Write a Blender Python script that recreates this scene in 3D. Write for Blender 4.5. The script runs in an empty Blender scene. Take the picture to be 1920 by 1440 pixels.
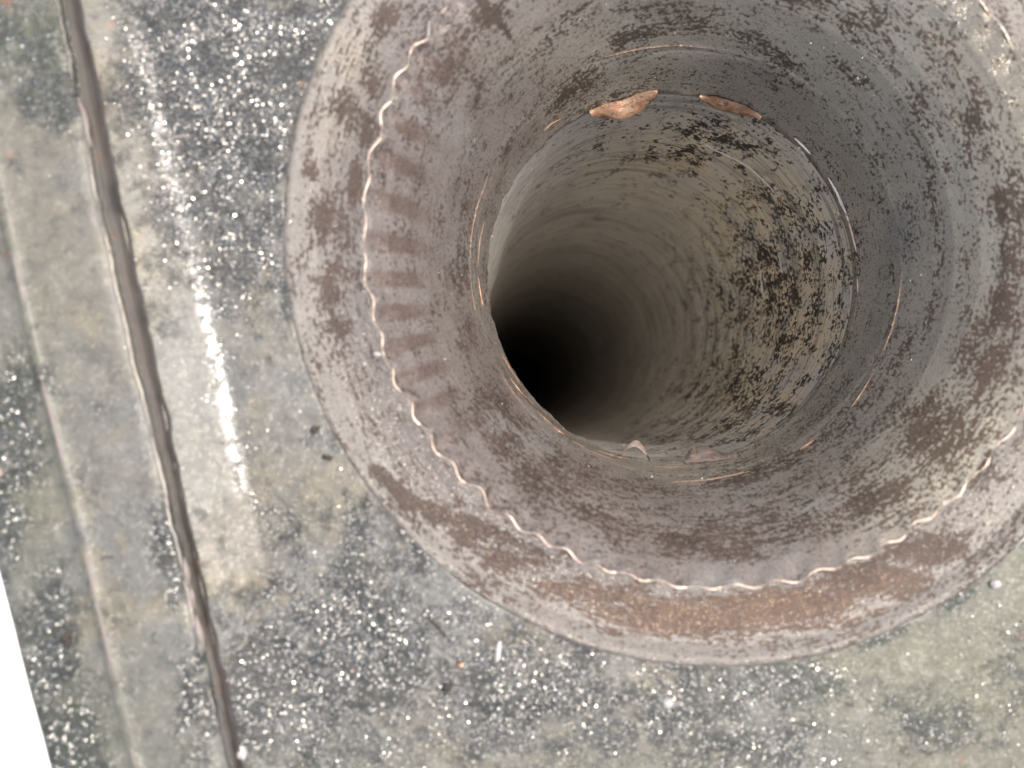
import bpy, math, random
import numpy as np
from mathutils import Matrix, Vector, noise as mnoise

random.seed(7)
rng = np.random.default_rng(7)
S = bpy.context.scene
C = S.collection

# ---------------------------------------------------------------- camera
R = 0.06                                   # bore radius, metres (throat lip at world z = 0, bore axis = world z)
FPX, CX, CY = 1390.0, 960.0, 720.0         # focal length and centre in photo pixels
VAN = (930.0, 730.0)                       # where the pipe axis vanishes
_v = np.array([(VAN[0]-CX)/FPX, -(VAN[1]-CY)/FPX, -1.0]); _v /= np.linalg.norm(_v)
_z = -_v; _x = np.array([1.0, 0, 0]) - _z*_z[0]; _x /= np.linalg.norm(_x); _y = np.cross(_z, _x)
ROT = np.array([_x, _y, _z])               # camera -> world
CAM = np.array([-0.954*R, -0.608*R, 3.97*R])
cd = bpy.data.cameras.new('camera'); cam = bpy.data.objects.new('camera', cd); C.objects.link(cam)
cd.sensor_width = 36.0; cd.lens = FPX/1920.0*36.0
cd.clip_start = 0.005; cd.clip_end = 200.0
cd.dof.use_dof = True; cd.dof.focus_distance = 0.258; cd.dof.aperture_fstop = cd.lens/3.3
cd.dof.aperture_blades = 7
cam.matrix_world = Matrix.Translation(Vector(CAM)) @ Matrix([[float(a) for a in r] for r in ROT]).to_4x4()
S.camera = cam

# ---------------------------------------------------------------- light
SUN_TILT, SUN_AZ = math.radians(22), math.radians(30)      # from the zenith; from +x towards +y
sd = np.array([math.sin(SUN_TILT)*math.cos(SUN_AZ), math.sin(SUN_TILT)*math.sin(SUN_AZ), math.cos(SUN_TILT)])
W = bpy.data.worlds.new("World"); S.world = W; W.use_nodes = True
nt = W.node_tree; bg = nt.nodes['Background']; sky = nt.nodes.new('ShaderNodeTexSky'); sky.sky_type = 'NISHITA'
sky.sun_disc = False; sky.sun_elevation = math.pi/2 - SUN_TILT; sky.sun_rotation = math.atan2(sd[0], sd[1])
sky.air_density = 1.0; sky.dust_density = 5.0
nt.links.new(sky.outputs[0], bg.inputs[0]); bg.inputs[1].default_value = 0.15
sl = bpy.data.lights.new('sun', 'SUN'); sl.energy = 2.0; sl.angle = math.radians(0.6); sl.color = (1.0, 0.97, 0.92)
sun = bpy.data.objects.new('sun', sl); C.objects.link(sun)
sun.rotation_euler = Vector(sd).to_track_quat('Z', 'Y').to_euler()
S.view_settings.view_transform = 'Standard'; S.view_settings.look = 'None'
S.view_settings.exposure = 0.88; S.view_settings.gamma = 1.0
S.cycles.max_bounces = 12; S.cycles.diffuse_bounces = 8; S.cycles.glossy_bounces = 10
S.cycles.use_denoising = True; S.cycles.sample_clamp_direct = 0; S.cycles.sample_clamp_indirect = 6

# ---------------------------------------------------------------- pixel <-> world
def ray(u, v):
    d = np.stack([(np.asarray(u, float)-CX)/FPX, -(np.asarray(v, float)-CY)/FPX, -np.ones(np.shape(u))], -1)
    return d @ ROT.T
def at(u, v, h):                            # photo pixel -> world point on the plane z = h
    d = ray(u, v); t = (h-CAM[2])/d[..., 2]
    return CAM + d*t[..., None]
def proj(P):
    q = (np.asarray(P)-CAM) @ ROT
    w = np.maximum(-q[..., 2], 1e-4)
    return CX+FPX*q[..., 0]/w, CY-FPX*q[..., 1]/w
def sstep(a, b, x):
    t = np.clip((x-a)/(b-a), 0, 1); return t*t*(3-2*t)

# ---------------------------------------------------------------- node helpers
class N:
    def __init__(s, name):
        s.m = bpy.data.materials.new(name); s.m.use_nodes = True; s.t = s.m.node_tree; s.n = s.t.nodes
        s.b = s.n['Principled BSDF']
    def new(s, k, **kw):
        o = s.n.new(k)
        for a, b in kw.items(): setattr(o, a, b)
        return o
    def put(s, sock, v):
        if hasattr(v, 'is_output') or isinstance(v, bpy.types.NodeSocket): s.t.links.new(v, sock)
        elif isinstance(v, (tuple, list)) and len(v) == 3 and sock.type == 'RGBA': sock.default_value = (*v, 1)
        else: sock.default_value = v
    def attr(s, name, vec=False):
        o = s.new('ShaderNodeAttribute', attribute_name=name); return o.outputs['Vector' if vec else 'Fac']
    def obj(s): return s.new('ShaderNodeTexCoord').outputs['Object']
    def scale(s, v, sc):
        o = s.new('ShaderNodeVectorMath', operation='MULTIPLY'); s.put(o.inputs[0], v); o.inputs[1].default_value = sc; return o.outputs[0]
    def noise(s, v, sc=1.0, det=4, rough=.6, dist=0.0, off=None):
        if off is not None:
            o = s.new('ShaderNodeVectorMath', operation='ADD'); s.put(o.inputs[0], v); o.inputs[1].default_value = (off, off*.7, -off); v = o.outputs[0]
        o = s.new('ShaderNodeTexNoise'); s.put(o.inputs['Vector'], v); o.inputs['Scale'].default_value = sc
        o.inputs['Detail'].default_value = det; o.inputs['Roughness'].default_value = rough; o.inputs['Distortion'].default_value = dist
        return o.outputs[0]
    def vor(s, v, sc, feat='F1', out='Distance'):
        o = s.new('ShaderNodeTexVoronoi', feature=feat); s.put(o.inputs['Vector'], v); o.inputs['Scale'].default_value = sc
        return o.outputs[out]
    def M(s, op, a, b=0.0, c=None, clamp=False):
        o = s.new('ShaderNodeMath', operation=op, use_clamp=clamp); s.put(o.inputs[0], a); s.put(o.inputs[1], b)
        if c is not None: s.put(o.inputs[2], c)
        return o.outputs[0]
    def step(s, x, a, b, lo=0.0, hi=1.0):
        o = s.new('ShaderNodeMapRange', interpolation_type='SMOOTHSTEP'); s.put(o.inputs[0], x)
        s.put(o.inputs[1], a); s.put(o.inputs[2], b); o.inputs[3].default_value = lo; o.inputs[4].default_value = hi
        return o.outputs[0]
    def mix(s, f, a, b):
        o = s.new('ShaderNodeMix', data_type='RGBA'); s.put(o.inputs[0], f); s.put(o.inputs[6], a); s.put(o.inputs[7], b); return o.outputs[2]
    def mixf(s, f, a, b):
        o = s.new('ShaderNodeMix', data_type='FLOAT'); s.put(o.inputs[0], f); s.put(o.inputs[2], a); s.put(o.inputs[3], b); return o.outputs[0]
    def bump(s, h, strength, dist, nrm=None):
        o = s.new('ShaderNodeBump'); o.inputs['Strength'].default_value = strength; o.inputs['Distance'].default_value = dist
        s.put(o.inputs['Height'], h)
        if nrm is not None: s.put(o.inputs['Normal'], nrm)
        return o.outputs[0]
    def facet(s, nrm, ob, sc, k):            # tiny crystal facets: each cell tips the normal its own way
        c = s.vor(ob, sc, out='Color'); a = s.new('ShaderNodeVectorMath', operation='SUBTRACT'); s.put(a.inputs[0], c); a.inputs[1].default_value = (.5, .5, .5)
        b = s.new('ShaderNodeVectorMath', operation='SCALE'); s.put(b.inputs[0], a.outputs[0]); s.put(b.inputs['Scale'], k)
        d = s.new('ShaderNodeVectorMath', operation='ADD'); s.put(d.inputs[0], nrm); s.put(d.inputs[1], b.outputs[0])
        e = s.new('ShaderNodeVectorMath', operation='NORMALIZE'); s.put(e.inputs[0], d.outputs[0]); return e.outputs[0]
    def done(s, col=None, rough=None, metal=None, nrm=None, spec=None):
        if col is not None: s.put(s.b.inputs['Base Color'], col)
        if rough is not None: s.put(s.b.inputs['Roughness'], rough)
        if metal is not None: s.put(s.b.inputs['Metallic'], metal)
        if nrm is not None: s.put(s.b.inputs['Normal'], nrm)
        if spec is not None: s.put(s.b.inputs['Specular IOR Level'], spec)
        return s.m

# ---- bell mouth and flange: grey patina over brown, fine flecks laid round the axis ('pol' = cos, sin, profile length)
def mat_bell():
    g = N('patinated_metal'); p = g.attr('pol', True); rust = g.attr('rust'); tint = g.attr('tint'); rib = g.attr('rib'); soft = g.attr('soft')
    ob = g.obj()
    base = g.mix(tint, (.130, .108, .095), (.320, .285, .212))  # tint: olive tone, plus light painted into the right side's colour
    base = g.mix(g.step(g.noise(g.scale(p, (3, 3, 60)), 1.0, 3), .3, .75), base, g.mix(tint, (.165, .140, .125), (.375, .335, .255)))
    base = g.mix(g.M('MULTIPLY', g.step(g.noise(ob, 38, 4, .6), .52, .68), .55), base, (.20, .198, .175))
    tanm = g.attr('tan'); base = g.mix(g.M('MULTIPLY', tanm, g.step(g.noise(ob, 60, 4, .6), .42, .60)), base, (.27, .225, .160))
    dus = g.M('MULTIPLY', g.attr('dust'), g.step(g.noise(ob, 130, 5, .7, off=5.), .30, .55, .35, 1.0)); base = g.mix(dus, base, g.mix(g.noise(ob, 300, 4, .7), (.095, .088, .077), (.160, .142, .120)))
    # flecks: fine noise thresholded, pushed by the wear map
    streak = g.noise(g.scale(p, (2.6, 2.6, 120)), 1.0, 4, .6)
    fine = g.noise(g.scale(p, (64, 64, 1700)), 1.0, 3, .62)
    fine2 = g.noise(ob, 950, 3, .66, off=3.1)
    clump = g.noise(g.scale(p, (11, 11, 190)), 1.0, 5, .68, off=7.7)
    clump2 = g.noise(ob, 95, 5, .7, off=1.3)
    f = g.M('ADD', g.M('MULTIPLY', fine, .46), g.M('MULTIPLY', fine2, .36))
    f = g.M('ADD', f, g.M('MULTIPLY', clump, .20)); f = g.M('ADD', f, g.M('MULTIPLY', clump2, .14))
    f = g.M('ADD', f, g.M('MULTIPLY', streak, .26))
    f = g.M('ADD', f, g.M('MULTIPLY', g.M('SUBTRACT', g.noise(g.scale(p, (15, 15, 1100)), 1, 3, .6, off=17.), .5), .32))
    bias = g.M('MULTIPLY', g.M('MAXIMUM', rust, .20), .23)
    f = g.M('ADD', f, bias)
    fleck = g.step(f, .800, .814)
    dark = g.mix(g.step(g.noise(ob, 70, 3), .35, .65), (.040, .025, .016), (.060, .037, .025))
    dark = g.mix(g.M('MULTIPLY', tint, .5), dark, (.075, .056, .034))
    dark = g.mix(g.M('MULTIPLY', soft, .8), dark, g.mix(g.step(g.noise(ob, 160, 4, .7), .4, .62), (.085, .050, .030), (.122, .076, .048)))
    # fine lines scored round the axis
    line = g.noise(g.scale(p, (1.6, 1.6, 2600)), 1.0, 2, .5, off=9.2)
    col = g.mix(g.M('MULTIPLY', fleck, .96), base, dark)
    col = g.mix(g.M('MULTIPLY', g.M('MULTIPLY', g.M('MINIMUM', g.M('MULTIPLY', rib, 1.05), .8), g.step(g.noise(ob, 330, 4, .65, off=4.), .24, .46)), 1.0), col, (.080, .052, .038))
    col = g.mix(g.M('MULTIPLY', g.step(line, .63, .70), .35), col, (.10, .075, .065))
    col = g.mix(g.M('MULTIPLY', g.step(g.noise(g.scale(p, (2.2, 2.2, 1900)), 1, 2, .5, off=2.), .70, .74), .5), col, (.28, .25, .21))
    grain = g.noise(ob, 2600, 2, .7)
    col = g.mix(g.M('MULTIPLY', g.step(grain, .58, .75), .25), col, (.33, .31, .28))
    h = g.M('ADD', g.M('MULTIPLY', fleck, -.5), g.M('MULTIPLY', g.noise(ob, 1500, 3, .7), .8))
    h = g.M('ADD', h, g.M('MULTIPLY', line, .35)); h = g.M('ADD', h, g.M('MULTIPLY', clump2, .9))
    nrm = g.bump(h, .55, .00030)
    sp = g.step(g.vor(ob, 4200, out='Color'), .72, .80); nrm = g.facet(nrm, ob, 4200, g.M('MULTIPLY', sp, .55))
    return g.done(col, g.mixf(sp, g.mixf(fleck, .48, .66), .25), g.mixf(sp, .15, .6), nrm, .5)

def mat_bore():
    g = N('bore_metal'); p = g.attr('pol', True); sp = g.attr('rust'); tn = g.attr('tan'); ob = g.obj()
    base = g.mix(g.step(g.noise(ob, 22, 3), .35, .65), (.68, .65, .59), (.80, .76, .69))  # paler than the metal itself: light inside the bore put into the colour
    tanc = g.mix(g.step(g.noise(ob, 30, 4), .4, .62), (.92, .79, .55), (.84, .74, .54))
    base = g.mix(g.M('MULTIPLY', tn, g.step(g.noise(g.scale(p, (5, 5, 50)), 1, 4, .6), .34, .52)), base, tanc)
    f = g.M('ADD', g.M('MULTIPLY', g.noise(g.scale(p, (36, 36, 620)), 1, 4, .68), .66), g.M('MULTIPLY', g.noise(g.scale(p, (8, 8, 95)), 1, 3, .6, off=5.), .46))
    f = g.M('ADD', f, g.M('MULTIPLY', sp, .115))
    fleck = g.step(f, .650, .680)
    col = g.mix(g.M('MULTIPLY', fleck, .97), base, g.mix(g.noise(ob, 50, 2), (.022, .022, .022), (.075, .048, .036)))
    line = g.noise(g.scale(p, (1.5, 1.5, 900)), 1, 3, .6, off=2.)
    ridge = g.noise(g.scale(p, (.8, .8, 170)), 1, 5, .7, off=12.)
    col = g.mix(g.M('MULTIPLY', g.step(ridge, .50, .64), .42), col, (.16, .145, .13))
    col = g.mix(g.M('MULTIPLY', g.step(g.noise(ob, 130, 5, .7, off=6.), .54, .66), .35), col, (.20, .17, .14))
    col = g.mix(g.M('MULTIPLY', g.step(line, .56, .68), .5), col, (.07, .065, .06))
    h = g.M('ADD', g.M('MULTIPLY', fleck, -.7), g.M('ADD', g.M('MULTIPLY', line, .8), g.M('MULTIPLY', ridge, 2.2))); h = g.M('ADD', h, g.M('MULTIPLY', g.noise(ob, 900, 3, .7), .6))
    return g.done(col, g.mixf(fleck, .42, .35), .45, g.bump(h, .5, .0003), .5)

def mat_plate(name='plate_metal', shift=0.0, smooth=0.0):
    g = N(name); ob = g.obj(); gr = g.attr('rust'); ol = g.attr('tint')
    base = g.mix(g.step(g.noise(ob, 24, 5, .62, off=shift), .40, .58), (0.146, 0.133, 0.105), (0.133, 0.130, 0.115))
    base = g.mix(g.M('MULTIPLY', g.step(g.noise(ob, 45, 4, .6, off=8.+shift), .52, .64), .8), base, (0.176, 0.153, 0.105))
    base = g.mix(g.M('MULTIPLY', ol, .75), base, (0.120, 0.119, 0.077))
    n1 = g.noise(ob, 55, 6, .66, dist=.6, off=2.+shift); n2 = g.noise(ob, 240, 5, .7, off=4.+shift)
    f = g.M('ADD', g.M('MULTIPLY', n1, .62), g.M('MULTIPLY', n2, .42)); f = g.M('ADD', f, g.M('MULTIPLY', gr, .26))
    dk = g.step(f, .56, .74)
    slate = g.mix(g.step(g.noise(ob, 70, 4, off=6.), .4, .6), (0.017, 0.019, 0.017), (0.039, 0.040, 0.036))
    slate = g.mix(g.M('MULTIPLY', ol, .6), slate, (.064, .070, .048))
    col = g.mix(g.M('MULTIPLY', g.M('MULTIPLY', dk, g.step(g.noise(ob, 170, 5, .7, off=19.), .30, .50, .55, 1.0)), .95), base, slate)
    # pits and pale salts
    col = g.mix(g.M('MULTIPLY', g.step(g.noise(ob, 520, 4, .7, off=1.), .60, .68), g.mixf(dk, .25, .6)), col, (.277, .264, .238))
    col = g.mix(g.M('MULTIPLY', g.step(g.noise(ob, 130, 5, .7, off=11.), .64, .70), .8), col, (.05, .045, .04))
    col = g.mix(g.M('MULTIPLY', g.step(g.noise(ob, 90, 3, .6, off=15.), .68, .72), .6), col, (.224, .125, .079))
    mot = g.M('ADD', g.M('MULTIPLY', g.noise(ob, 380, 5, .75, off=41.), .6), g.M('MULTIPLY', g.noise(ob, 150, 4, .7, off=44.), .4))
    col = g.mix(g.M('MULTIPLY', g.M('SUBTRACT', 1.0, g.step(mot, .40, .50)), .5), col, (.055, .055, .048))
    col = g.mix(g.M('MULTIPLY', g.step(mot, .53, .62), .45), col, (0.246, 0.235, 0.191))
    h = g.M('ADD', g.M('MULTIPLY', g.noise(ob, 700, 4, .75), g.mixf(dk, .25, 1.3)), g.M('MULTIPLY', n2, g.mixf(dk, .3, 1.2)))
    h = g.M('ADD', h, g.M('MULTIPLY', n1, .6))
    bn = g.bump(h, .6*(1-smooth*.5), .0006)
    cellr = g.vor(ob, 1900, out='Color'); sp = g.step(cellr, .66, .74)
    k = g.M('MULTIPLY', sp, g.mixf(dk, .30, 1.3)); nrm = g.facet(bn, ob, 1900, k)
    gl = g.M('MULTIPLY', g.attr('sun_streak'), g.step(g.noise(ob, 420, 4, .7, off=33.), .42, .55))  # polished crease, with the sun streak also painted into its colour
    spd = g.M('MULTIPLY', sp, g.mixf(dk, .15, .9))
    col = g.mix(g.M('MULTIPLY', spd, .6), col, (.36, .35, .33))
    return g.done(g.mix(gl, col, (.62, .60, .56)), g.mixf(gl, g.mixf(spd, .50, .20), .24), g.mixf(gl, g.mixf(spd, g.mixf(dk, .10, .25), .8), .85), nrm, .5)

def mat_simple(name, c1, c2, sc, rough, metal, bump=.3, c3=None):
    g = N(name); ob = g.obj()
    col = g.mix(g.step(g.noise(ob, sc, 4, .65), .38, .62), c1, c2)
    if c3: col = g.mix(g.step(g.noise(ob, sc*2.3, 4, .7, off=3.), .54, .64), col, c3)
    return g.done(col, rough, metal, g.bump(g.noise(ob, sc*4, 3, .7), bump, .0003), .5)
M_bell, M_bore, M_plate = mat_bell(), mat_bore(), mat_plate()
M_groove = mat_simple('groove_metal', (0.061, 0.053, 0.046), (0.097, 0.084, 0.072), 60, .55, .2, .6, (0.107, 0.073, 0.055))
M_strip = mat_plate('strip_metal', 21.0, .6)
M_bead = mat_simple('worn_bright_edge', (.56, .42, .325), (.76, .64, .53), 160, .36, .45, .5, (.34, .22, .155))
M_copper = mat_simple('bare_copper', (.34, .175, .095), (.46, .29, .18), 260, .42, .5, .6, (.17, .11, .08))
M_dullcopper = mat_simple('dull_copper', (.160, .104, .076), (.272, .168, .104), 260, .45, .5, .6, (.480, .336, .200))
M_flake = mat_simple('grey_brown_scale', (.13, .098, .08), (.20, .16, .14), 260, .6, .2, .6, (.30, .20, .14))
M_arris = mat_simple('worn_grey_edge', (.30, .27, .235), (.42, .37, .31), 160, .42, .4, .5, (.22, .18, .15))
M_pink = mat_simple('faded_pink_wear', (.215, .170, .148), (.185, .165, .140), 90, .5, .1, .4)
M_bright = mat_simple('bright_scratch', (.80, .74, .62), (.90, .86, .78), 300, .35, .35, .4)
M_grit = mat_simple('glassy_grit', (.20, .21, .20), (.58, .54, .48), 900, .29, .85, .0)
M_crumb = mat_simple('dark_crumb', (.025, .021, .020), (.070, .052, .042), 900, .6, .1, .8)
M_pale = mat_simple('pale_crumb', (.432, .408, .372), (.510, .480, .444), 700, .4, .1, .6)
M_ground = mat_simple('pale_concrete', (.78, .77, .74), (.84, .83, .80), 6, .8, 0, .3)
M_black = mat_simple('bore_end_black', (.006, .006, .006), (.012, .011, .010), 20, .9, 0)  # darkness of the deep bore put into the colour

# ---------------------------------------------------------------- mesh helpers
def mesh(name, V, F, mat, parent=None, smooth=True, attrs=None, **props):
    V = np.asarray(V, np.float32).reshape(-1, 3); F = np.asarray(F, np.int32)
    me = bpy.data.meshes.new(name); k = F.shape[1]
    me.vertices.add(len(V)); me.vertices.foreach_set('co', V.ravel())
    me.loops.add(F.size); me.loops.foreach_set('vertex_index', F.ravel())
    me.polygons.add(len(F)); me.polygons.foreach_set('loop_start', np.arange(0, F.size, k, dtype=np.int32))
    me.update(calc_edges=True); me.validate()
    me.polygons.foreach_set('use_smooth', np.full(len(me.polygons), smooth))
    for a, d in (attrs or {}).items():
        d = np.asarray(d, np.float32)
        if d.size == len(V)*3: at_ = me.attributes.new(a, 'FLOAT_VECTOR', 'POINT'); at_.data.foreach_set('vector', d.ravel())
        else: at_ = me.attributes.new(a, 'FLOAT', 'POINT'); at_.data.foreach_set('value', d.ravel())
    me.materials.append(mat)
    o = bpy.data.objects.new(name, me); C.objects.link(o); o.parent = parent
    for a, b in props.items(): o[a] = b
    return o
def gridfaces(n, m, close=False):            # n rings of m points
    i = np.arange(n-1)[:, None]; j = np.arange(m if close else m-1)[None, :]; j2 = (j+1) % m
    return np.stack([i*m+j, i*m+j2, (i+1)*m+j2, (i+1)*m+j], -1).reshape(-1, 4)
def thing(name, label, cat, group=None, loc=(0, 0, 0)):
    o = bpy.data.objects.new(name, None); C.objects.link(o); o.location = loc; o['label'] = label; o['category'] = cat
    o.empty_display_size = .02
    if group: o['group'] = group
    return o
def fbm1(t, seed, octs=4):                   # smooth periodic-ish 1d noise of angle via 3d noise
    out = np.empty(t.shape)
    for i, a in np.ndenumerate(t):
        out[i] = mnoise.fractal(Vector((math.cos(a)*seed[1], math.sin(a)*seed[1], seed[0])), 1.0, 2.0, octs)
    return out

# masks for wear, own tone and painted light: blobs (u, v, ru, rv, strength) and strokes ([points], width, strength)
def mask(P, blobs=(), strokes=()):
    u, v = proj(P); m = np.zeros(u.shape)
    for (a, b, ru, rv, s) in blobs: m = np.maximum(m, s*np.exp(-(((u-a)/ru)**2+((v-b)/rv)**2)**1.0))
    for pts, w, s in strokes:
        for (x0, y0), (x1, y1) in zip(pts, pts[1:]):
            dx, dy = x1-x0, y1-y0; t = np.clip(((u-x0)*dx+(v-y0)*dy)/(dx*dx+dy*dy), 0, 1)
            d = np.hypot(u-x0-t*dx, v-y0-t*dy); m = np.maximum(m, s*np.exp(-(d/w)**2))
    return m

# ---------------------------------------------------------------- the pipe profile
# (height / R, radius / R, centre x / R, centre y / R)
HW, HO = .925, .957
PROF = np.array([(-20.4, 1.0), (-.07, 1.014), (0., 1.0), (.31, 1.060), (.337, 1.069), (.40, 1.092), (.50, 1.132), (.60, 1.175), (.70, 1.235), (.79, 1.305), (.86, 1.375), (HW, 1.466)])
def centre(h):                               # slight drift of the ring centres, bore leaning a little
    hh = [-20.4, 0, .337, HW, HO, 3]; cx = [-.43, 0, -.013, -.028, -.031, -.031]; cy = [-.345, 0, .021, .041, .047, .047]
    return np.interp(h, hh, cx), np.interp(h, hh, cy)
NW = 60
WPH = .6
def wave(th):                                # radial scallop of the crimped edge, in R
    k = .5+.5*np.sin(th*1.0+4.2)
    return (.0058+.0052*k)*(1+.35*np.sin(5*th+1))*np.sin(NW*th+WPH+1.3*np.sin(3*th)+.9*np.sin(7*th+1)) + .004*np.sin(23*th+2)+.003*np.sin(41*th)
def ringpts(h, r, th):
    cx, cy = centre(h); return np.stack([(cx+r*np.cos(th))*R, (cy+r*np.sin(th))*R, h*R+0*th], -1)
def hit(u, v, lo=-3.0, hi=.93, lift=0.0):    # first point of the pipe wall along a pixel's ray
    d = ray(u, v); hs = np.linspace(hi, max(lo, -.06) if lo > -4 else lo, 4000)
    t = (hs*R-CAM[2])/d[2]; P = CAM+d*t[:, None]; cx, cy = centre(hs)
    rr = np.hypot(P[:, 0]/R-cx, P[:, 1]/R-cy); pr = np.where((hs < 0) & (lo > -4), 1.0, np.interp(hs, PROF[:, 0], PROF[:, 1]))
    k = np.argmax(rr >= pr-lift) if (rr >= pr-lift).any() else len(hs)-1
    return P[k], np.array([-(P[k, 0]/R-cx[k]), -(P[k, 1]/R-cy[k]), 0])/max(rr[k], 1e-6)

pipe = thing('flared_pipe', 'grey brown flared metal pipe mouth set in the plate, with a long dark bore', 'pipe')

TH = np.linspace(0, 2*np.pi, 1440, endpoint=False)
def lathe(name, hs, rs, mat, disp=None, ff=None, smooth=True, **extra):
    rows, pols = [], []; s = 0; prev = None
    for k, (h, r) in enumerate(zip(hs, rs)):
        dr, dh = disp(h, r, TH) if disp else (0, 0)
        P = ringpts(h, r+dr, TH); P[:, 2] += dh*R if disp else 0
        if prev is not None: s += math.hypot(h-prev[0], r-prev[1])*R
        prev = (h, r); rows.append(P); pols.append(np.stack([np.cos(TH), np.sin(TH), TH*0+s], -1))
    V = np.concatenate(rows); at_ = {'pol': np.concatenate(pols)}
    if ff: at_.update(ff(V))
    return mesh(name, V, gridfaces(len(rows), len(TH), True)[:, ::-1], mat, pipe, smooth, at_, **extra)

# wear on the bell mouth; the tint blobs also carry painted light
bell_blobs = [(1000, 900, 150, 90, .42), (1160, 960, 150, 70, .48), (1330, 1010, 160, 60, .52), (1500, 985, 150, 60, .52), (1650, 930, 120, 80, .62), (1760, 820, 110, 110, .75),
    (1840, 680, 80, 120, .62), (1890, 540, 50, 120, .66), (1900, 380, 60, 120, .6), (1840, 230, 70, 100, .55), (1760, 110, 70, 80, .55), (1650, 30, 80, 50, .55), (1500, -10, 110, 30, .6), (1230, 20, 130, 30, .35),
    (850, 780, 45, 70, .5), (920, 760, 60, 90, .5), (880, 640, 26, 60, .5), (860, 520, 26, 90, .42), (870, 380, 30, 80, .35), (1000, 300, 30, 60, .25),
    (960, 820, 60, 60, .5), (1090, 900, 80, 50, .5), (790, 230, 40, 50, .35), (840, 130, 50, 40, .4), (920, 30, 40, 30, .6), (1000, 150, 50, 40, .35), (1100, 160, 60, 30, .55), (1060, 200, 50, 30, .4)]
bell_strokes = [([(1150, 75), (1270, 48), (1400, 68), (1500, 120)], 26, .52), ([(1290, 130), (1420, 150), (1530, 225), (1590, 330), (1635, 440)], 26, .56),
    ([(1635, 440), (1600, 400), (1650, 480)], 34, .6), ([(1560, 110), (1680, 200), (1740, 300), (1762, 480), (1735, 640)], 20, .5), ([(1590, 60), (1680, 140), (1740, 230)], 22, .5),
    ([(1150, 20), (1300, 5)], 14, .45), ([(900, 0), (960, 70)], 9, .9), ([(1000, 60), (1100, 10)], 14, .4), ([(1720, 620), (1640, 740), (1500, 860), (1300, 925), (1100, 905), (980, 835)], 24, .45),
    ([(1280, 120), (1330, 140), (1290, 150)], 10, .85)]
flange_blobs = [(1300, 1160, 200, 42, 1.0), (1480, 1140, 160, 44, 1.0), (1120, 1110, 130, 30, .8), (960, 1050, 90, 22, .75), (1640, 1090, 110, 40, .95), (1740, 1030, 90, 40, 1.0),
    (600, 410, 34, 60, .7), (620, 540, 34, 60, .72), (640, 610, 30, 30, .75), (690, 250, 22, 50, .9), (665, 340, 18, 50, .8), (585, 320, 26, 40, .7), (720, 40, 40, 40, .95), (700, 150, 30, 50, .8),
    (820, 960, 50, 25, .75), (880, 1000, 40, 25, .8), (780, 20, 40, 30, .6), (650, 200, 40, 60, .6), (1850, 890, 60, 60, .5), (760, 60, 50, 60, .4)]
fill_tint_b = [(1250, 90, 300, 130, .6), (1660, 300, 460, 500, 1.0), (1850, 900, 250, 300, 1.0), (1450, 60, 300, 160, .7), (1400, 700, 250, 200, .5)]  # olive tone; brightness missing on the right is painted in too
def ribs(V):
    x, y = V[:, 0]/R-centre(V[:, 2]/R)[0], V[:, 1]/R-centre(V[:, 2]/R)[1]; th = np.arctan2(y, x); r = np.hypot(x, y)
    ph = NW*th+WPH+1.3*np.sin(3*th)+.9*np.sin(7*th+1)
    env = sstep(1.20, 1.36, r)*(1-sstep(1.43, 1.47, r))
    left = mask(V, [(770, 520, 120, 400, 1.1), (1300, 1030, 600, 60, .3), (820, 800, 110, 90, .5)])
    return np.clip(.35+np.sin(ph+.5), 0, 1)*env*left
def ff_bell(V):
    return {'rust': mask(V, bell_blobs, bell_strokes), 'tint': mask(V, fill_tint_b), 'rib': ribs(V), 'soft': mask(V, [(1800, 600, 200, 500, .7), (1800, 100, 200, 200, .7)]), 'tan': np.zeros(len(V))}
def ff_flange(V):
    return {'rust': mask(V, flange_blobs, [([(700, 880), (760, 935), (900, 985), (1010, 1040)], 14, .9)]), 'tint': mask(V, [(1850, 950, 260, 260, .3), (1900, 100, 100, 300, .3)]), 'rib': np.zeros(len(V)), 'soft': mask(V, [(1400, 1140, 500, 90, 1.0)]), 'dust': .6+.4*sstep(1.64, 1.75, np.hypot(V[:, 0]/R-centre(.94)[0], V[:, 1]/R-centre(.94)[1])),  # dust at the rim; the even floor only tones the whole flange darker
        'tan': mask(V, [(640, 130, 60, 170, 1.0), (600, 350, 40, 90, .4)])}
def ff_bore(V):
    m = mask(V, [(1460, 520, 150, 230, 1.0), (1300, 260, 200, 70, .95), (1400, 740, 130, 110, .95), (1250, 830, 120, 50, .7)])
    t = mask(V, [(1500, 560, 130, 210, 1.0), (1300, 300, 180, 80, .8), (1420, 400, 130, 110, .9), (1420, 740, 110, 90, .9)])
    return {'rust': m, 'tan': t}

# bore, lip and sleeve, bell, flange
lip_n = fbm1(TH, (3.3, 9), 3); lip_n2 = fbm1(TH, (9.1, 60), 3)
hs = -np.geomspace(.07, 11.0, 150); hs2 = -np.linspace(11.02, 20.4, 60)
def r_bore(h): return np.interp(h, [-20.4, -8.4, -8.3, -.07], [.97, .975, 1.014, 1.014])
hb = np.concatenate([hs, hs2])
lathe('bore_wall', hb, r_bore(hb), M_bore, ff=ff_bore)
cb = centre(-20.4)
ang = np.linspace(0, 2*np.pi, 64, endpoint=False)
mesh('bore_floor', np.vstack([ringpts(-20.35, 1.05, ang), [[cb[0]*R, cb[1]*R, -20.35*R]]]), [(i, (i+1) % 64, 64) for i in range(64)], M_black, pipe)  # black cap stands for the dark at the end of the bore
def d_sleeve(h, r, th):
    w = np.exp(-((h-0)/.05)**2); return (.012*lip_n+.0022*lip_n2)*w, (.020*lip_n+.005*lip_n2)*w
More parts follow.
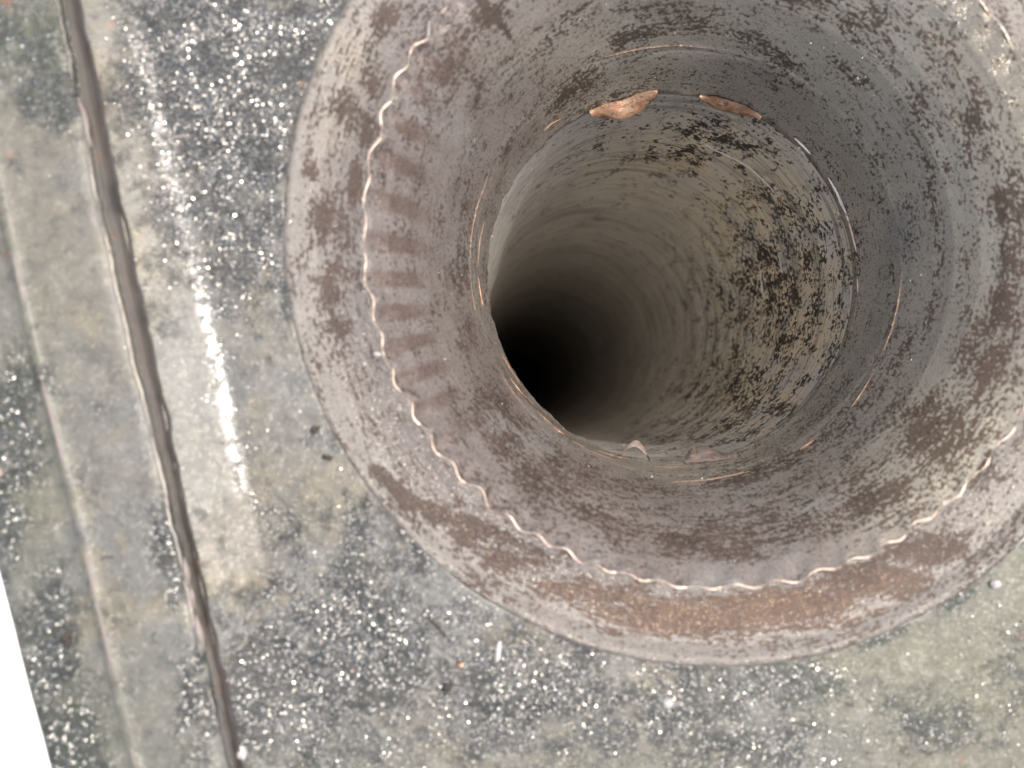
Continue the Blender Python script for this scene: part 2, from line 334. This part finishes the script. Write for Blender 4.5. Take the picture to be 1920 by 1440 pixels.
sh = [-.07, -.055, -.035, -.015, 0.0, .012, .03, .06, .10, .15, .20, .25,   .29, .316]
sr = [1.012, 1.009, 1.003, 1.000, .999, 1.002, 1.006, 1.012, 1.020, 1.028, 1.037, 1.046, 1.053, 1.0622]
lathe('throat_sleeve', sh, sr, M_bell, d_sleeve, lambda V: {'rust': .10+mask(V, [(1060, 160, 80, 60, .5), (870, 400, 60, 200, .2), (960, 760, 120, 120, .25)]), 'tint': mask(V, [(1600, 500, 500, 600, 1.0), (1250, 100, 300, 200, .9), (1350, 900, 250, 100, .7)]), 'rib': np.zeros(len(V)), 'soft': np.zeros(len(V)), 'tan': np.zeros(len(V))})  # tint paints the right of the sleeve lighter as well
bh = np.concatenate([[.31, .318, .328, .337, .345, .352], np.linspace(.36, HW, 90)])
br = np.concatenate([[1.0602, 1.062, 1.0645, 1.068, 1.0715, 1.075], np.interp(np.linspace(.36, HW, 90), PROF[3:, 0], PROF[3:, 1])])
br[6:] = np.convolve(np.pad(br[6:], 6, 'edge', ), np.ones(13)/13, 'valid') if False else br[6:]
step_n = fbm1(TH, (5.5, 30))
def d_bell(h, r, th):
    e = float(sstep(1.36, 1.466, np.array(r))); e2 = math.exp(-((h-.33)/.02)**2)
    return wave(th)*e**1.5+step_n*.0015*e2, -.0045*np.clip(np.sin(NW*th+WPH+1.3*np.sin(3*th)+.9*np.sin(7*th+1)), -1, 1)*e*(r < 1.45)
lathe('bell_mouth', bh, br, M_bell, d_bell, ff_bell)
fl = [(.915, 1.470), (.919, 1.478), (.917, 1.50), (.914, 1.54), (.913, 1.60), (.916, 1.66), (.924, 1.70), (.936, 1.728), (.945, 1.748), (.950, 1.762), (.9515, 1.774), (.951, 1.784), (.947, 1.791), (.935, 1.795)]
def d_fl(h, r, th):
    e = 1-float(sstep(1.466, 1.54, np.array(r))); return wave(th)*e+.004*fl_n*(1-e), 0.004*fl_n*(1-e)
fl_n = fbm1(TH, (1.5, 5))
def resamp(P, n):
    P = np.array(P); s = np.r_[0, np.cumsum(np.hypot(*np.diff(P, axis=0).T))]; t = np.linspace(0, s[-1], n)
    return np.interp(t, s, P[:, 0]), np.interp(t, s, P[:, 1])
fh, fr = resamp(fl, 90)
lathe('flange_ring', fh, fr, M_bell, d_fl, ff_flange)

# crimped bright edge, a wavy bead; worn away along the upper left
def tube(name, P, rad, mat, parent, n=8, **props):
    P = np.asarray(P, float); m = len(P); rad = np.broadcast_to(rad, (m,))
    T = np.gradient(P, axis=0); T /= np.linalg.norm(T, axis=1)[:, None]+1e-12
    up = np.tile([0, 0, 1.0], (m, 1)); A = np.cross(T, up); A /= np.linalg.norm(A, axis=1)[:, None]+1e-12; B = np.cross(A, T)
    a = np.linspace(0, 2*np.pi, n, endpoint=False)
    V = P[:, None]+rad[:, None, None]*(np.cos(a)[None, :, None]*A[:, None]+np.sin(a)[None, :, None]*B[:, None])
    F = gridfaces(m, n, True); V = V.reshape(-1, 3)
    V = np.vstack([V, P[:1], P[-1:]]); i0 = m*n
    caps = [(i0, (j+1) % n, j, j) for j in range(n)]+[(i0+1, (m-1)*n+j, (m-1)*n+(j+1) % n, (m-1)*n+(j+1) % n) for j in range(n)]
    o = mesh(name, V, F, mat, parent, **props)
    return o
def wavy_seg(a0, a1, rmul=1.0):
    th = np.linspace(a0, a1, int(abs(a1-a0)*300)+8)
    P = ringpts(HW, 1.467+wave(th), th); P[:, 2] += (-.004+.010*np.sin(NW*th+WPH+1.6+1.3*np.sin(3*th)))*R*.5
    w = .5+.5*np.array([mnoise.fractal(Vector((math.cos(t)*26, math.sin(t)*26, 2.2)), 1, 2, 3) for t in th])
    wd = np.array([.5+.5*math.sin(NW*t+WPH+1.3*math.sin(3*t)) for t in th])
    t01 = np.linspace(0, 1, len(th)); end = np.minimum(1, np.minimum(t01, 1-t01)*len(th)/14)
    rad = R*(.0022+.0046*w**1.6+.0018*wd)*rmul*.85*(.15+.85*end)
    tube('crimped_edge', P, rad, M_bead, pipe, 8)
D = math.radians
wavy_seg(D(146), D(385))                     # from the upper left, round the bottom, to the upper right
wavy_seg(D(139.5), D(142.5), .7); wavy_seg(D(134), D(136.5), .6); wavy_seg(D(25.5), D(60), .9)

# ---- torn flakes, slivers and scored arcs on the throat
def curve_on(pts, n=24, lift=0.0, lo=-3.0):
    p = np.array(pts, float); s = np.r_[0, np.cumsum(np.hypot(*np.diff(p, axis=0).T))]; t = np.linspace(0, s[-1], n)
    uu, vv = np.interp(t, s, p[:, 0]), np.interp(t, s, p[:, 1]); out = []
    for a, b in zip(uu, vv):
        q, nn = hit(a, b, lo=lo); out.append(q+nn*lift)
    out = np.array(out)
    for _ in range(3): out[1:-1] = (out[:-2]+2*out[1:-1]+out[2:])/4
    return out
def flake(name, top, bot, mat, lift_t, lift_b, thick=.0004, n=22, m=7, curl=.0006, h=None, **props):
    A, B = curve_on(top, n, lift_t), curve_on(bot, n, lift_b); V = []
    for k in range(m):
        f = k/(m-1); row = A*(1-f)+B*f
        cxy = np.array([*centre(0), 0])*R; nn = cxy-row; nn[:, 2] = 0; nn /= np.linalg.norm(nn, axis=1)[:, None]
        jit = np.array([mnoise.noise(Vector((i*.55, f*3, len(top)*3.1)))*.00035 for i in range(n)])
        V.append(row+nn*(curl*math.sin(math.pi*f)+jit[:, None]))
    V = np.array(V); nn = cxy-V; nn[..., 2] = .4*R; nn /= np.linalg.norm(nn, axis=-1)[..., None]
    back = V-nn*thick
    AA = np.concatenate([V.reshape(-1, 3), back.reshape(-1, 3)]); g = gridfaces(m, n); o = m*n
    side = []
    rim = [(0, j) for j in range(n)]+[(i, n-1) for i in range(1, m)]+[(m-1, j) for j in range(n-2, -1, -1)]+[(i, 0) for i in range(m-2, 0, -1)]
    idx = [i*n+j for i, j in rim]
    for a, b in zip(idx, idx[1:]+idx[:1]): side.append((a, b, b+o, a+o))
    F = np.concatenate([g, g[:, ::-1]+o, np.array(side)])
    return mesh(name, AA, F, mat, pipe, False, **props)
flake('torn_flake', [(1104, 206), (1135, 192), (1165, 186), (1198, 173), (1232, 166)], [(1104, 207), (1125, 209), (1165, 213), (1195, 200), (1232, 168)], M_copper, .0006, .0022, label='large copper flake peeling off the upper left of the lip')
flake('torn_flake', [(1313, 175), (1345, 179), (1385, 191), (1412, 203), (1430, 215)], [(1313, 176), (1332, 193), (1360, 203), (1395, 211), (1430, 216)], M_copper, .0006, .0012, label='orange copper flake on the upper right of the lip')
flake('torn_flake', [(1285, 862), (1300, 843), (1325, 842), (1352, 855), (1384, 857)], [(1285, 868), (1300, 868), (1325, 867), (1352, 864), (1384, 860)], M_flake, .0012, .0006, label='flat dull flake lying low on the lip')
# curled burr at the bottom of the lip: a strip arching up off the lip towards the axis
nb = 22
bA = curve_on([(1162, 856), (1178, 849), (1192, 853), (1205, 858), (1217, 864)], nb, .0002)
bn = np.array([*centre(0), 0])*R-bA; bn[:, 2] = 0; bn /= np.linalg.norm(bn, axis=1)[:, None]
arch = np.sin(np.linspace(0, np.pi, nb)**1.0)[:, None]
rows = []
for k in range(6):
    f = k/5; rows.append(bA+bn*(arch*.0044*(1-.42*f)+.0002)+np.array([0, 0, 1])*.0010*f+bn*.0004*math.sin(3*f))
Vc = np.concatenate(rows); Vb = Vc-np.concatenate([bn*.0005]*6); gf = gridfaces(6, nb); ob_ = len(Vc)
rim = [j for j in range(nb)]+[i*nb+nb-1 for i in range(1, 6)]+[5*nb+j for j in range(nb-2, -1, -1)]+[i*nb for i in range(4, 0, -1)]
sd_ = [(a, b, b+ob_, a+ob_) for a, b in zip(rim, rim[1:]+rim[:1])]
mesh('curled_burr', np.concatenate([Vc, Vb]), np.concatenate([gf, gf[:, ::-1]+ob_, np.array(sd_)]), M_flake, pipe, False)
def sliver(pts, w, mat, lift=.0004, name='metal_sliver', n=26, lo=-3.0, taper=.8):
    P = curve_on(pts, n, lift, lo); t = np.linspace(0, 1, n)
    rad = w*(1-taper+taper*np.sin(np.pi*t)**.6)*(1+.25*np.array([mnoise.noise(Vector((i*.6, w*9e4, 0))) for i in range(n)]))
    return tube(name, P, rad, mat, pipe, 6)
sliver([(1491, 257), (1505, 270), (1522, 288)], .00042, M_bright); sliver([(1496, 274), (1503, 277)], .00040, M_bright, n=8)
sliver([(1555, 332), (1572, 362), (1583, 392)], .00046, M_bright); sliver([(1577, 370), (1592, 410), (1603, 450), (1608, 472)], .00042, M_bead)
sliver([(1573, 395), (1575, 405)], .00028, M_bright, n=8)
for pts, w, mt in [([(1608, 520), (1609, 550)], .00036, M_bead), ([(1606, 565), (1602, 600), (1596, 625)], .00026, M_copper),
    ([(1115, 112), (1160, 100), (1207, 90), (1270, 84), (1330, 90)], .00022, M_dullcopper), ([(1690, 525), (1684, 570), (1670, 625), (1655, 660)], .00030, M_dullcopper),
    ([(1636, 703), (1615, 738), (1596, 765)], .00030, M_dullcopper), ([(1500, 843), (1527, 825)], .00022, M_copper), ([(1255, 905), (1330, 900), (1408, 884)], .00026, M_dullcopper),
    ([(1225, 874), (1255, 877), (1290, 873)], .00026, M_dullcopper), ([(1328, 869), (1338, 869)], .00022, M_copper),
    ([(908, 415), (899, 450), (895, 500)], .00034, M_dullcopper), ([(896, 520), (900, 550), (905, 575)], .00045, M_copper), ([(1020, 245), (1033, 232), (1052, 222)], .00034, M_copper),
    ([(935, 655), (955, 690), (975, 720)], .00020, M_copper), ([(955, 708), (975, 735), (1000, 758)], .00030, M_copper),
    ([(940, 700), (960, 735), (985, 765)], .00022, M_dullcopper), ([(1006, 770), (1020, 785), (1035, 797)], .00034, M_copper), ([(1036, 800), (1048, 810), (1058, 816)], .00060, M_copper),
    ([(1070, 825), (1110, 848), (1160, 866)], .00022, M_dullcopper), ([(1120, 845), (1150, 855), (1180, 862)], .00030, M_dullcopper), ([(880, 500), (883, 440), (893, 390), (915, 330)], .00024, M_dullcopper),
    ([(880, 500), (884, 545), (892, 590)], .00022, M_dullcopper)]:
    sliver(pts, w*.78, mt, name='scored_line', lift=.0001)
for pts, w in [([(1295, 260), (1340, 280), (1400, 310), (1430, 335)], .00018), ([(1400, 310), (1440, 345), (1460, 370)], .00026), ([(1425, 510), (1432, 560)], .0003), ([(1460, 480), (1468, 515)], .0002)]:
    sliver(pts, w, M_bright, name='scored_line', lift=.0001, lo=-8)

# ---------------------------------------------------------------- the plate, rising and bending towards the left
HP = .950*R
SR = [(150, -500), (225, -150), (262, 60), (300, 230), (335, 380), (368, 520), (398, 640), (420, 730), (445, 860), (475, 1010), (505, 1180), (545, 1440), (610, 1800), (680, 2200)]
G1 = [(24, -600), (90, -250), (140, 0), (180, 180), (222, 400), (250, 520), (288, 700), (330, 900), (364, 1050), (396, 1200), (446, 1440), (540, 1800), (640, 2250)]
G0 = [(-10, -600), (60, -250), (110, 0), (150, 220), (200, 450), (238, 620), (278, 790), (318, 950), (355, 1120), (388, 1270), (425, 1440), (505, 1800), (600, 2250)]
P1 = [(-190, -600), (-120, -200), (-75, 0), (-22, 250), (30, 500), (80, 720), (130, 900), (170, 1080), (210, 1250), (256, 1440), (340, 1800), (440, 2250)]
E0 = [(-400, -600), (-320, -250), (-260, 0), (-185, 280), (-110, 600), (-55, 835), (0, 1065), (31, 1190), (60, 1295), (98, 1440), (190, 1800), (300, 2250)]
def rail(pts, h, n=400):
    p = np.array(pts, float); vv = np.linspace(-550, 2150, n); uu = np.interp(vv, p[:, 1], p[:, 0])
    k = np.ones(41)/41; uu = np.convolve(np.pad(uu, 20, 'edge'), k, 'valid')
    return at(uu, vv, h)
RISE = .0060
railS = rail(SR, HP); railG = rail(G1, HP+RISE)
oS, oG = np.argsort(railS[:, 1]), np.argsort(railG[:, 1])
def xS(y): return np.interp(y, railS[oS, 1], railS[oS, 0])
def xG(y): return np.interp(y, railG[oG, 1], railG[oG, 0])
def bend(x, y):                              # extra height left of the bend line
    d = xS(y)-x; w = np.maximum(xS(y)-xG(y), 1e-4)
    return .0018*sstep(-.0020, .0036, d)+(RISE-.0018)*np.clip((d-.002)/w, 0, 1.15)**1.3
def field(x, y):
    return HP+bend(x, y)
npl = 1400; tp = np.linspace(0, 2*np.pi, npl, endpoint=False)
pin = ringpts(.94, 1.787, tp)
X0, X1, Y0, Y1 = -.2, .30, -.26, .26
ctr = np.array(centre(.94))*R
outer = []
for a in tp:
    dx, dy = math.cos(a), math.sin(a); best = 9
    for lim, dd, c in ((X1, dx, ctr[0]), (Y0, dy, ctr[1]), (Y1, dy, ctr[1])):
        if abs(dd) > 1e-6:
            t = (lim-c)/dd
            if 0 < t < best: best = t
    if dx < 0:
        lo_, hi_ = 0, best
        for _ in range(40):
            mid = (lo_+hi_)/2; px, py = ctr[0]+dx*mid, ctr[1]+dy*mid
            if px > xG(py): lo_ = mid
            else: hi_ = mid
        best = lo_
    outer.append((ctr[0]+dx*best, ctr[1]+dy*best))
outer = np.array(outer); NR = 200; rows = []
for k in range(NR):
    f = (k/(NR-1)); xy = pin[:, :2]*(1-f)+outer*f; rows.append(xy)
XY = np.concatenate(rows)
nz = np.array([mnoise.fractal(Vector((x*60, y*60, 0.3)), .8, 2.1, 4) for x, y in XY[::1]])
rad_ = np.hypot(XY[:, 0]-ctr[0], XY[:, 1]-ctr[1])/R
sink = .0001*np.exp(-((rad_-1.785)/.007)**2)
V = np.c_[XY, field(XY[:, 0], XY[:, 1])+nz*.00035-sink]
plate_thing = thing('metal_plate', 'weathered grey metal plate sparkling with grit around the pipe mouth', 'metal plate')
gb = [(430, 120, 210, 230, 1.15), (430, 330, 150, 180, 1.05), (520, 470, 60, 60, .5), (300, 60, 120, 120, .6), (620, 20, 60, 60, .8), (700, 1050, 140, 110, .55), (640, 1250, 230, 200, .95), (950, 1300, 250, 140, .8), (860, 1150, 160, 60, .6),
      (1200, 1330, 260, 100, .85), (1450, 1280, 180, 70, .75), (1420, 1400, 200, 80, .7), (560, 1000, 90, 90, .6), (1750, 1350, 120, 60, .4), (1900, 1280, 60, 90, .6), (470, 1350, 70, 150, .9), (600, 560, 60, 50, .4), (590, 800, 30, 60, .4)]
def ff_plate(V):
    rr_ = np.hypot(V[:, 0]-ctr[0], V[:, 1]-ctr[1])/R; ta = np.arctan2(V[:, 1]-ctr[1], V[:, 0]-ctr[0])
    rn = np.array([mnoise.fractal(Vector((math.cos(a)*9, math.sin(a)*9, 4.4)), 1, 2, 3) for a in ta[:npl]]); rn = np.tile(rn, len(V)//npl)
    return {'rust': np.maximum(mask(V, gb), np.exp(-((rr_-1.80)/.035)**2)*np.clip(.25+1.6*rn, 0, 1)), 'tint': mask(V, [(1800, 1250, 380, 300, 1.0), (1300, 1500, 500, 130, .7), (650, 1460, 300, 80, .5), (1950, 1100, 200, 300, 1.0)]),
        'sun_streak': mask(V, [], [([(262, 90), (300, 250), (335, 380)], 12, .62), ([(300, 250), (335, 380), (368, 520), (398, 640), (425, 760), (450, 920)], 13, .45), ([(360, 490), (385, 600), (398, 650)], 8, .9), ([(412, 700), (430, 765)], 8, .9), ([(425, 770), (445, 870)], 9, .6)])}  # strokes paint the sun streak along the crease
mesh('plate_face', V, gridfaces(NR, npl, True), M_plate, plate_thing, True, ff_plate(V))

# groove, raised strip, outer lip: lofts between rails
def loft(name, rails, mat, parent, sub=6, ff=None, rough=.0002, smooth=True):
    rows = []
    for A, B in zip(rails, rails[1:]):
        for k in range(sub): rows.append(A*(1-k/sub)+B*(k/sub))
    rows.append(rails[-1]); V = np.concatenate(rows)
    nn = np.array([mnoise.fractal(Vector((x*70, y*70, 5.3)), .8, 2.1, 3) for x, y, z in V]); V = V.copy(); V[:, 2] += nn*rough
    return mesh(name, V, gridfaces(len(rows), len(rails[0])), mat, parent, smooth, ff(V) if ff else None)
def shift(P, dx, dz): Q = P.copy(); Q[:, 0] += dx; Q[:, 2] += dz; return Q
rG = rail(G1, HP+RISE); rg0 = rail(G0, HP+RISE+.001)
for q_, sd0 in ((rG, 1.7), (rg0, 8.2)): q_[:, 0] += [.00055*mnoise.fractal(Vector((y*110, sd0, 0)), .7, 2.1, 5) for y in q_[:, 1]]
rp = rail(P1, HP+RISE+.002); re = rail(E0, HP+RISE+.002)
ffz = lambda V: {'rust': mask(V, [(330, 1000, 30, 160, .8), (400, 1300, 30, 200, .8), (225, 500, 15, 30, .5)]), 'tint': np.zeros(len(V))}
loft('groove', [shift(rG, .0012, -.0002), shift(rG, .0002, -.0006), shift(rG*.85+rg0*.15, 0, -.0014), shift(rG*.5+rg0*.5, 0, -.0022), shift(rg0, .0002, -.0026)], M_groove, plate_thing, 4, ffz)
def ff_strip(V): return {'rust': mask(V, [(100, 120, 90, 130, .95), (20, 20, 60, 100, .8), (30, 780, 50, 160, .9), (100, 1200, 60, 200, .95), (150, 1400, 60, 120, .95), (350, 1300, 26, 120, .8), (365, 1420, 50, 60, .9), (0, 980, 60, 100, .9), (310, 1010, 22, 60, 1.0), (335, 1080, 20, 60, 1.0), (375, 1230, 16, 60, .9), (395, 1340, 24, 80, 1.0), (280, 130, 30, 120, .7)]),
    'tint': mask(V, [(60, 60, 160, 160, 1.0), (60, 900, 80, 400, .8), (150, 1400, 200, 200, .8)])}
strip = thing('edge_strip', 'raised pale grey metal strip along the left edge, past the dark groove', 'metal strip')
loft('strip_face', [shift(rg0, .0001, -.0040), shift(rg0, 0, -.0006), shift(rg0, -.0007, 0), shift(rg0*.95+rp*.05, 0, .0002), shift(rg0*.05+rp*.95, 0, 0), shift(rp, .0006, .0002), shift(rp, 0, .0003), shift(rp, -.0008, .0002), shift(rp, -.0020, -.0004), re, shift(re, -.0008, -.0006), shift(re, -.0010, -.0100)], M_strip, strip, 8, ff_strip)
# bright worn arris on the strip, in lengths
for a, b, w in [(0.20, .262, .5), (.31, .345, .7), (.36, .50, 1.0), (.505, .60, 1.0), (.607, .66, .8), (.68, .70, .6)]:
    i0, i1 = int(a*400), int(b*400); P = shift(rg0, -.00025, -.00015)[i0:i1]
    P = P+np.array([[0.00012*mnoise.noise(Vector((i*.35, a*9, 0))), 0, 0] for i in range(len(P))]); t = np.linspace(0, 1, len(P))
    tube('worn_arris', P, .00032*w*(.3+.7*np.sin(np.pi*t)**.4), M_arris, strip, 8)
for a, b in [(.37, .43), (.44, .56), (.57, .70), (.715, .74)]:
    i0, i1 = int(a*400), int(b*400); P = shift(rp, 0, -.0001)[i0:i1]; t = np.linspace(0, 1, len(P))
    tube('worn_arris', P, .00055*(.2+.8*np.sin(np.pi*t)**.5), M_pink, strip, 8)
for a, b, w in [(.59, .605, 1.3), (.63, .65, 1.5), (.61, .62, 1.), (.27, .30, 1.0)]:
    i0, i1 = int(a*400), int(b*400)+3; P = shift(rg0, .0004, -.0006)[i0:i1]; t = np.linspace(0, 1, len(P))
    tube('copper_wear', P, .0008*w*(.2+.8*np.sin(np.pi*t)), M_pink, strip, 8)

# ---------------------------------------------------------------- grit: tiny glassy grains
ICO = None
def ico():
    t = (1+5**.5)/2
    v = np.array([(-1, t, 0), (1, t, 0), (-1, -t, 0), (1, -t, 0), (0, -1, t), (0, 1, t), (0, -1, -t), (0, 1, -t), (t, 0, -1), (t, 0, 1), (-t, 0, -1), (-t, 0, 1)], float); v /= np.linalg.norm(v[0])
    f = np.array([(0, 11, 5), (0, 5, 1), (0, 1, 7), (0, 7, 10), (0, 10, 11), (1, 5, 9), (5, 11, 4), (11, 10, 2), (10, 7, 6), (7, 1, 8), (3, 9, 4), (3, 4, 2), (3, 2, 6), (3, 6, 8), (3, 8, 9), (4, 9, 5), (2, 4, 11), (6, 2, 10), (8, 6, 7), (9, 8, 1)])
    return v, f
def grains(name, P, rad, mat, parent=None, smooth=False, spread=.42, nrm=None, **props):
    """flat-topped chips lying roughly flat on the surface, each tipped its own way"""
    n = len(P); P = np.asarray(P); rad = np.asarray(rad)
    Z = np.tile([0, 0, 1.0], (n, 1)) if nrm is None else np.asarray(nrm, float)
    Z = Z+rng.normal(size=(n, 3))*spread; Z /= np.linalg.norm(Z, axis=1)[:, None]
    X = np.cross(Z, rng.normal(size=(n, 3))); X /= np.linalg.norm(X, axis=1)[:, None]; Y = np.cross(Z, X)
    a = np.linspace(0, 2*np.pi, 5, endpoint=False)[None]+rng.random((n, 5))*.7
    rr = rad[:, None]*rng.uniform(.65, 1.2, (n, 5)); el = rng.uniform(.5, 1, (n, 1))
    top = P[:, None]+(rr*np.cos(a))[..., None]*X[:, None]+(rr*np.sin(a)*el)[..., None]*Y[:, None]+(Z*rad[:, None]*.25)[:, None]
    bot = P[:, None]+1.35*((rr*np.cos(a))[..., None]*X[:, None]+(rr*np.sin(a)*el)[..., None]*Y[:, None])-(Z*rad[:, None]*.5)[:, None]
    V = np.concatenate([top, bot], 1).reshape(-1, 3)
    f = [(0, 1, 2), (0, 2, 3), (0, 3, 4)]+[q for k in range(5) for q in ((k, k+5, (k+1) % 5+5), (k, (k+1) % 5+5, (k+1) % 5))]
    F = np.array(f)[None]+(np.arange(n)*10)[:, None, None]
    return mesh(name, V, F.reshape(-1, 3), mat, parent, smooth, **props)
def plate_grains(n, want, rlo, rhi, box=(-60, 1980, -60, 1500)):
    u = rng.uniform(box[0], box[1], n); v = rng.uniform(box[2], box[3], n)
    P = at(u, v, HP); r = np.hypot(P[:, 0]-ctr[0], P[:, 1]-ctr[1])/R
    x = P[:, 0]; y = P[:, 1]; Z = field(x, y); keep = (r > 1.80) & (x > xG(y)+.0006); P[:, 2] = Z
    m = mask(P, gb)+want; cl = np.array([mnoise.fractal(Vector((a*90, b*90, 3)), .8, 2, 3) for a, b in P[:, :2]])
    keep &= rng.random(n) < np.clip(m*(.75+cl*1.3), 0, 1)
    P = P[keep]; rad = rlo*(rhi/rlo)**(rng.random(len(P))**1.7); P[:, 2] += rad*.35
    return P, rad
P, rad = plate_grains(100000, .09, .00009, .00032)
P2, rad2 = plate_grains(34000, .0, .00010, .00030, (230, 640, -40, 600)); P3, rad3 = plate_grains(30000, .0, .00010, .00028, (480, 1650, 1100, 1480))
P = np.concatenate([P, P2, P3]); rad = np.concatenate([rad, rad2, rad3])
g_ = grains('grit', P, rad, M_grit, None, spread=.30, label='glittering grit strewn over the plate around the pipe mouth', category='grit', kind='stuff')
# sun streak on the crease: chips added and tipped to flash
n = 4200; tt = rng.beta(1.4, 1.7, n); vv_ = 40+tt*1060; uu_ = np.interp(vv_, [p[1] for p in SR], [p[0] for p in SR])+rng.normal(size=n)*(6+26*rng.random(n)**2)
P = at(uu_, vv_, HP+.0009); P[:, 2] = field(P[:, 0], P[:, 1])
grains('grit', P, rng.uniform(.00006, .00020, n), M_grit, None, spread=.24, nrm=np.tile([.36, .10, .92], (n, 1)), label='line of bright chips added along the crease for the sun streak', category='grit', kind='stuff')
# on the strip
u = rng.uniform(-40, 440, 2600); v = rng.uniform(-40, 1480, 2600); P = at(u, v, HP+RISE+.0015)
xe = np.interp(P[:, 1], re[::-1, 1], re[::-1, 0]); xg = np.interp(P[:, 1], rg0[::-1, 1], rg0[::-1, 0])
k = (P[:, 0] > xe+.001) & (P[:, 0] < xg-.001); P = P[k]; m = ff_strip(P)['rust']; P = P[rng.random(len(P)) < m*.8+.05]
grains('grit', P, rng.uniform(.00012, .00028, len(P)), M_grit, None, spread=.30, label='sparse glittering grit on the raised left strip', category='grit', kind='stuff')
# fine dust in the bell and bore
n = 16000; th = rng.uniform(0, 2*np.pi, n); h = rng.uniform(0, 1, n)**.8*.915; r = np.interp(h, PROF[1:, 0], PROF[1:, 1]); cx, cy = centre(h)
P = np.c_[(cx+(r-.001)*np.cos(th))*R, (cy+(r-.001)*np.sin(th))*R, h*R]
grains('dust', P, .00003+.00006*rng.random(n)**3, M_grit, pipe, kind='stuff', spread=.6, nrm=np.c_[-np.cos(th), -np.sin(th), .7+0*th])
n = 2600; th = rng.uniform(0, 2*np.pi, n); rr = rng.uniform(1.48, 1.77, n); hh = np.interp(rr, fr, fh); cx, cy = centre(hh)
P = np.c_[(cx+rr*np.cos(th))*R, (cy+rr*np.sin(th))*R, hh*R+.00003]
grains('dust', P, .00005+.00009*rng.random(n)**3, M_grit, pipe, kind='stuff')
n = 4000; th = rng.uniform(0, 2*np.pi, n); h = -rng.uniform(.3, 2.2, n)**2; cx, cy = centre(h)
P = np.c_[(cx+1.011*np.cos(th))*R, (cy+1.011*np.sin(th))*R, h*R]
grains('dust', P, .00005+.00012*rng.random(n)**3, M_grit, pipe, kind='stuff', spread=.6, nrm=np.c_[-np.cos(th), -np.sin(th), .3+0*th])

# ---------------------------------------------------------------- loose crumbs one can single out
def blob(u, v, lx, ly, rot, mat, name, label, cat, h=None, group=None, seed=0):
    a, f = ico()
    # one subdivision
    V = [tuple(p) for p in a]; F = []; mid = {}
    def m_(i, j):
        k = (min(i, j), max(i, j))
        if k not in mid: p = np.array(V[i])+np.array(V[j]); p /= np.linalg.norm(p); V.append(tuple(p)); mid[k] = len(V)-1
        return mid[k]
    for x, y, z in f:
        p, q, r_ = m_(x, y), m_(y, z), m_(z, x); F += [(x, p, r_), (y, q, p), (z, r_, q), (p, q, r_)]
    V = np.array(V); V = V*(1+.5*np.array([mnoise.noise(Vector(p)*1.9+Vector((seed*3.7, 0, 0))) for p in V]))[:, None]
    V *= np.array([lx, ly, min(lx, ly)*.8]); c, s = math.cos(rot), math.sin(rot); V = V @ np.array([[c, s, 0], [-s, c, 0], [0, 0, 1]])
    p0 = at(u, v, HP if h is None else h)
    if h is None: p0[2] = field(p0[0], p0[1])
    o = mesh(name, V, F, mat, None, False, label=label, category=cat); o.location = p0+np.array([0, 0, min(lx, ly)*.45])
    if cat == 'crumb': o['group'] = 'loose crumbs on the plate and flange'
    return o
hf = .915*R
blob(708, 664, .00095, .00055, 0.1, M_pale, 'crumb', 'small white oval crumb beside the wavy bright edge on the left', 'crumb', hf, seed=1)
blob(684, 682, .00035, .0004, 0, M_pale, 'crumb', 'tiny white speck just below left of the white oval crumb', 'crumb', hf, seed=2)
blob(704, 796, .0007, .0003, -.6, M_crumb, 'crumb', 'tiny dark crumb on the smooth grey flange, lower left', 'crumb', hf, seed=3)
blob(590, 806, .0012, .0010, .4, M_crumb, 'crumb', 'black crumb against the left of the flange rim', 'crumb', seed=4)
blob(614, 858, .0013, .0007, -.2, M_crumb, 'crumb', 'dark flat crumb below the black one at the flange rim', 'crumb', seed=5)
blob(820, 1176, .0030, .00045, -.85, M_crumb, 'splinter', 'thin dark splinter slanting on the plate below the pipe mouth', 'splinter', seed=6)
blob(934, 1222, .0007, .0026, -.1, M_pale, 'crumb', 'pale upright stubby crumb on the plate below the pipe mouth', 'crumb', seed=7)
blob(466, 1392, .0011, .0017, -.1, M_pale, 'crumb', 'upper of the two bright white crumbs at the bottom left', 'crumb', seed=8)
blob(452, 1426, .0014, .0012, .5, M_pale, 'crumb', 'lower of the two bright white crumbs at the bottom left', 'crumb', seed=9)
blob(1865, 1094, .0014, .0010, 0, M_pale, 'crumb', 'white crumb on the plate near the right edge', 'crumb', seed=10)
blob(838, 1288, .0016, .0010, .5, M_crumb, 'crumb', 'brown black crumb low on the dark grit below the flange', 'crumb', seed=11)
blob(862, 1246, .0010, .0009, 0, M_dullcopper, 'crumb', 'dull copper crumb left of the pale upright one', 'crumb', seed=12)
blob(1252, 1316, .0014, .0009, .2, M_pale, 'crumb', 'cream crumb among the grit at the bottom centre', 'crumb', seed=13)
blob(128, 1195, .0018, .0014, .7, M_crumb, 'crumb', 'dark round crumb on the raised left strip', 'crumb', HP+RISE+.001, seed=14)

# ---------------------------------------------------------------- ground far below, blown out in the sun
g0 = mesh('ground', [(-60, -60, -1.6), (60, -60, -1.6), (60, 60, -1.6), (-60, 60, -1.6)], [(0, 1, 2, 3)], M_ground, None, False, kind='structure')
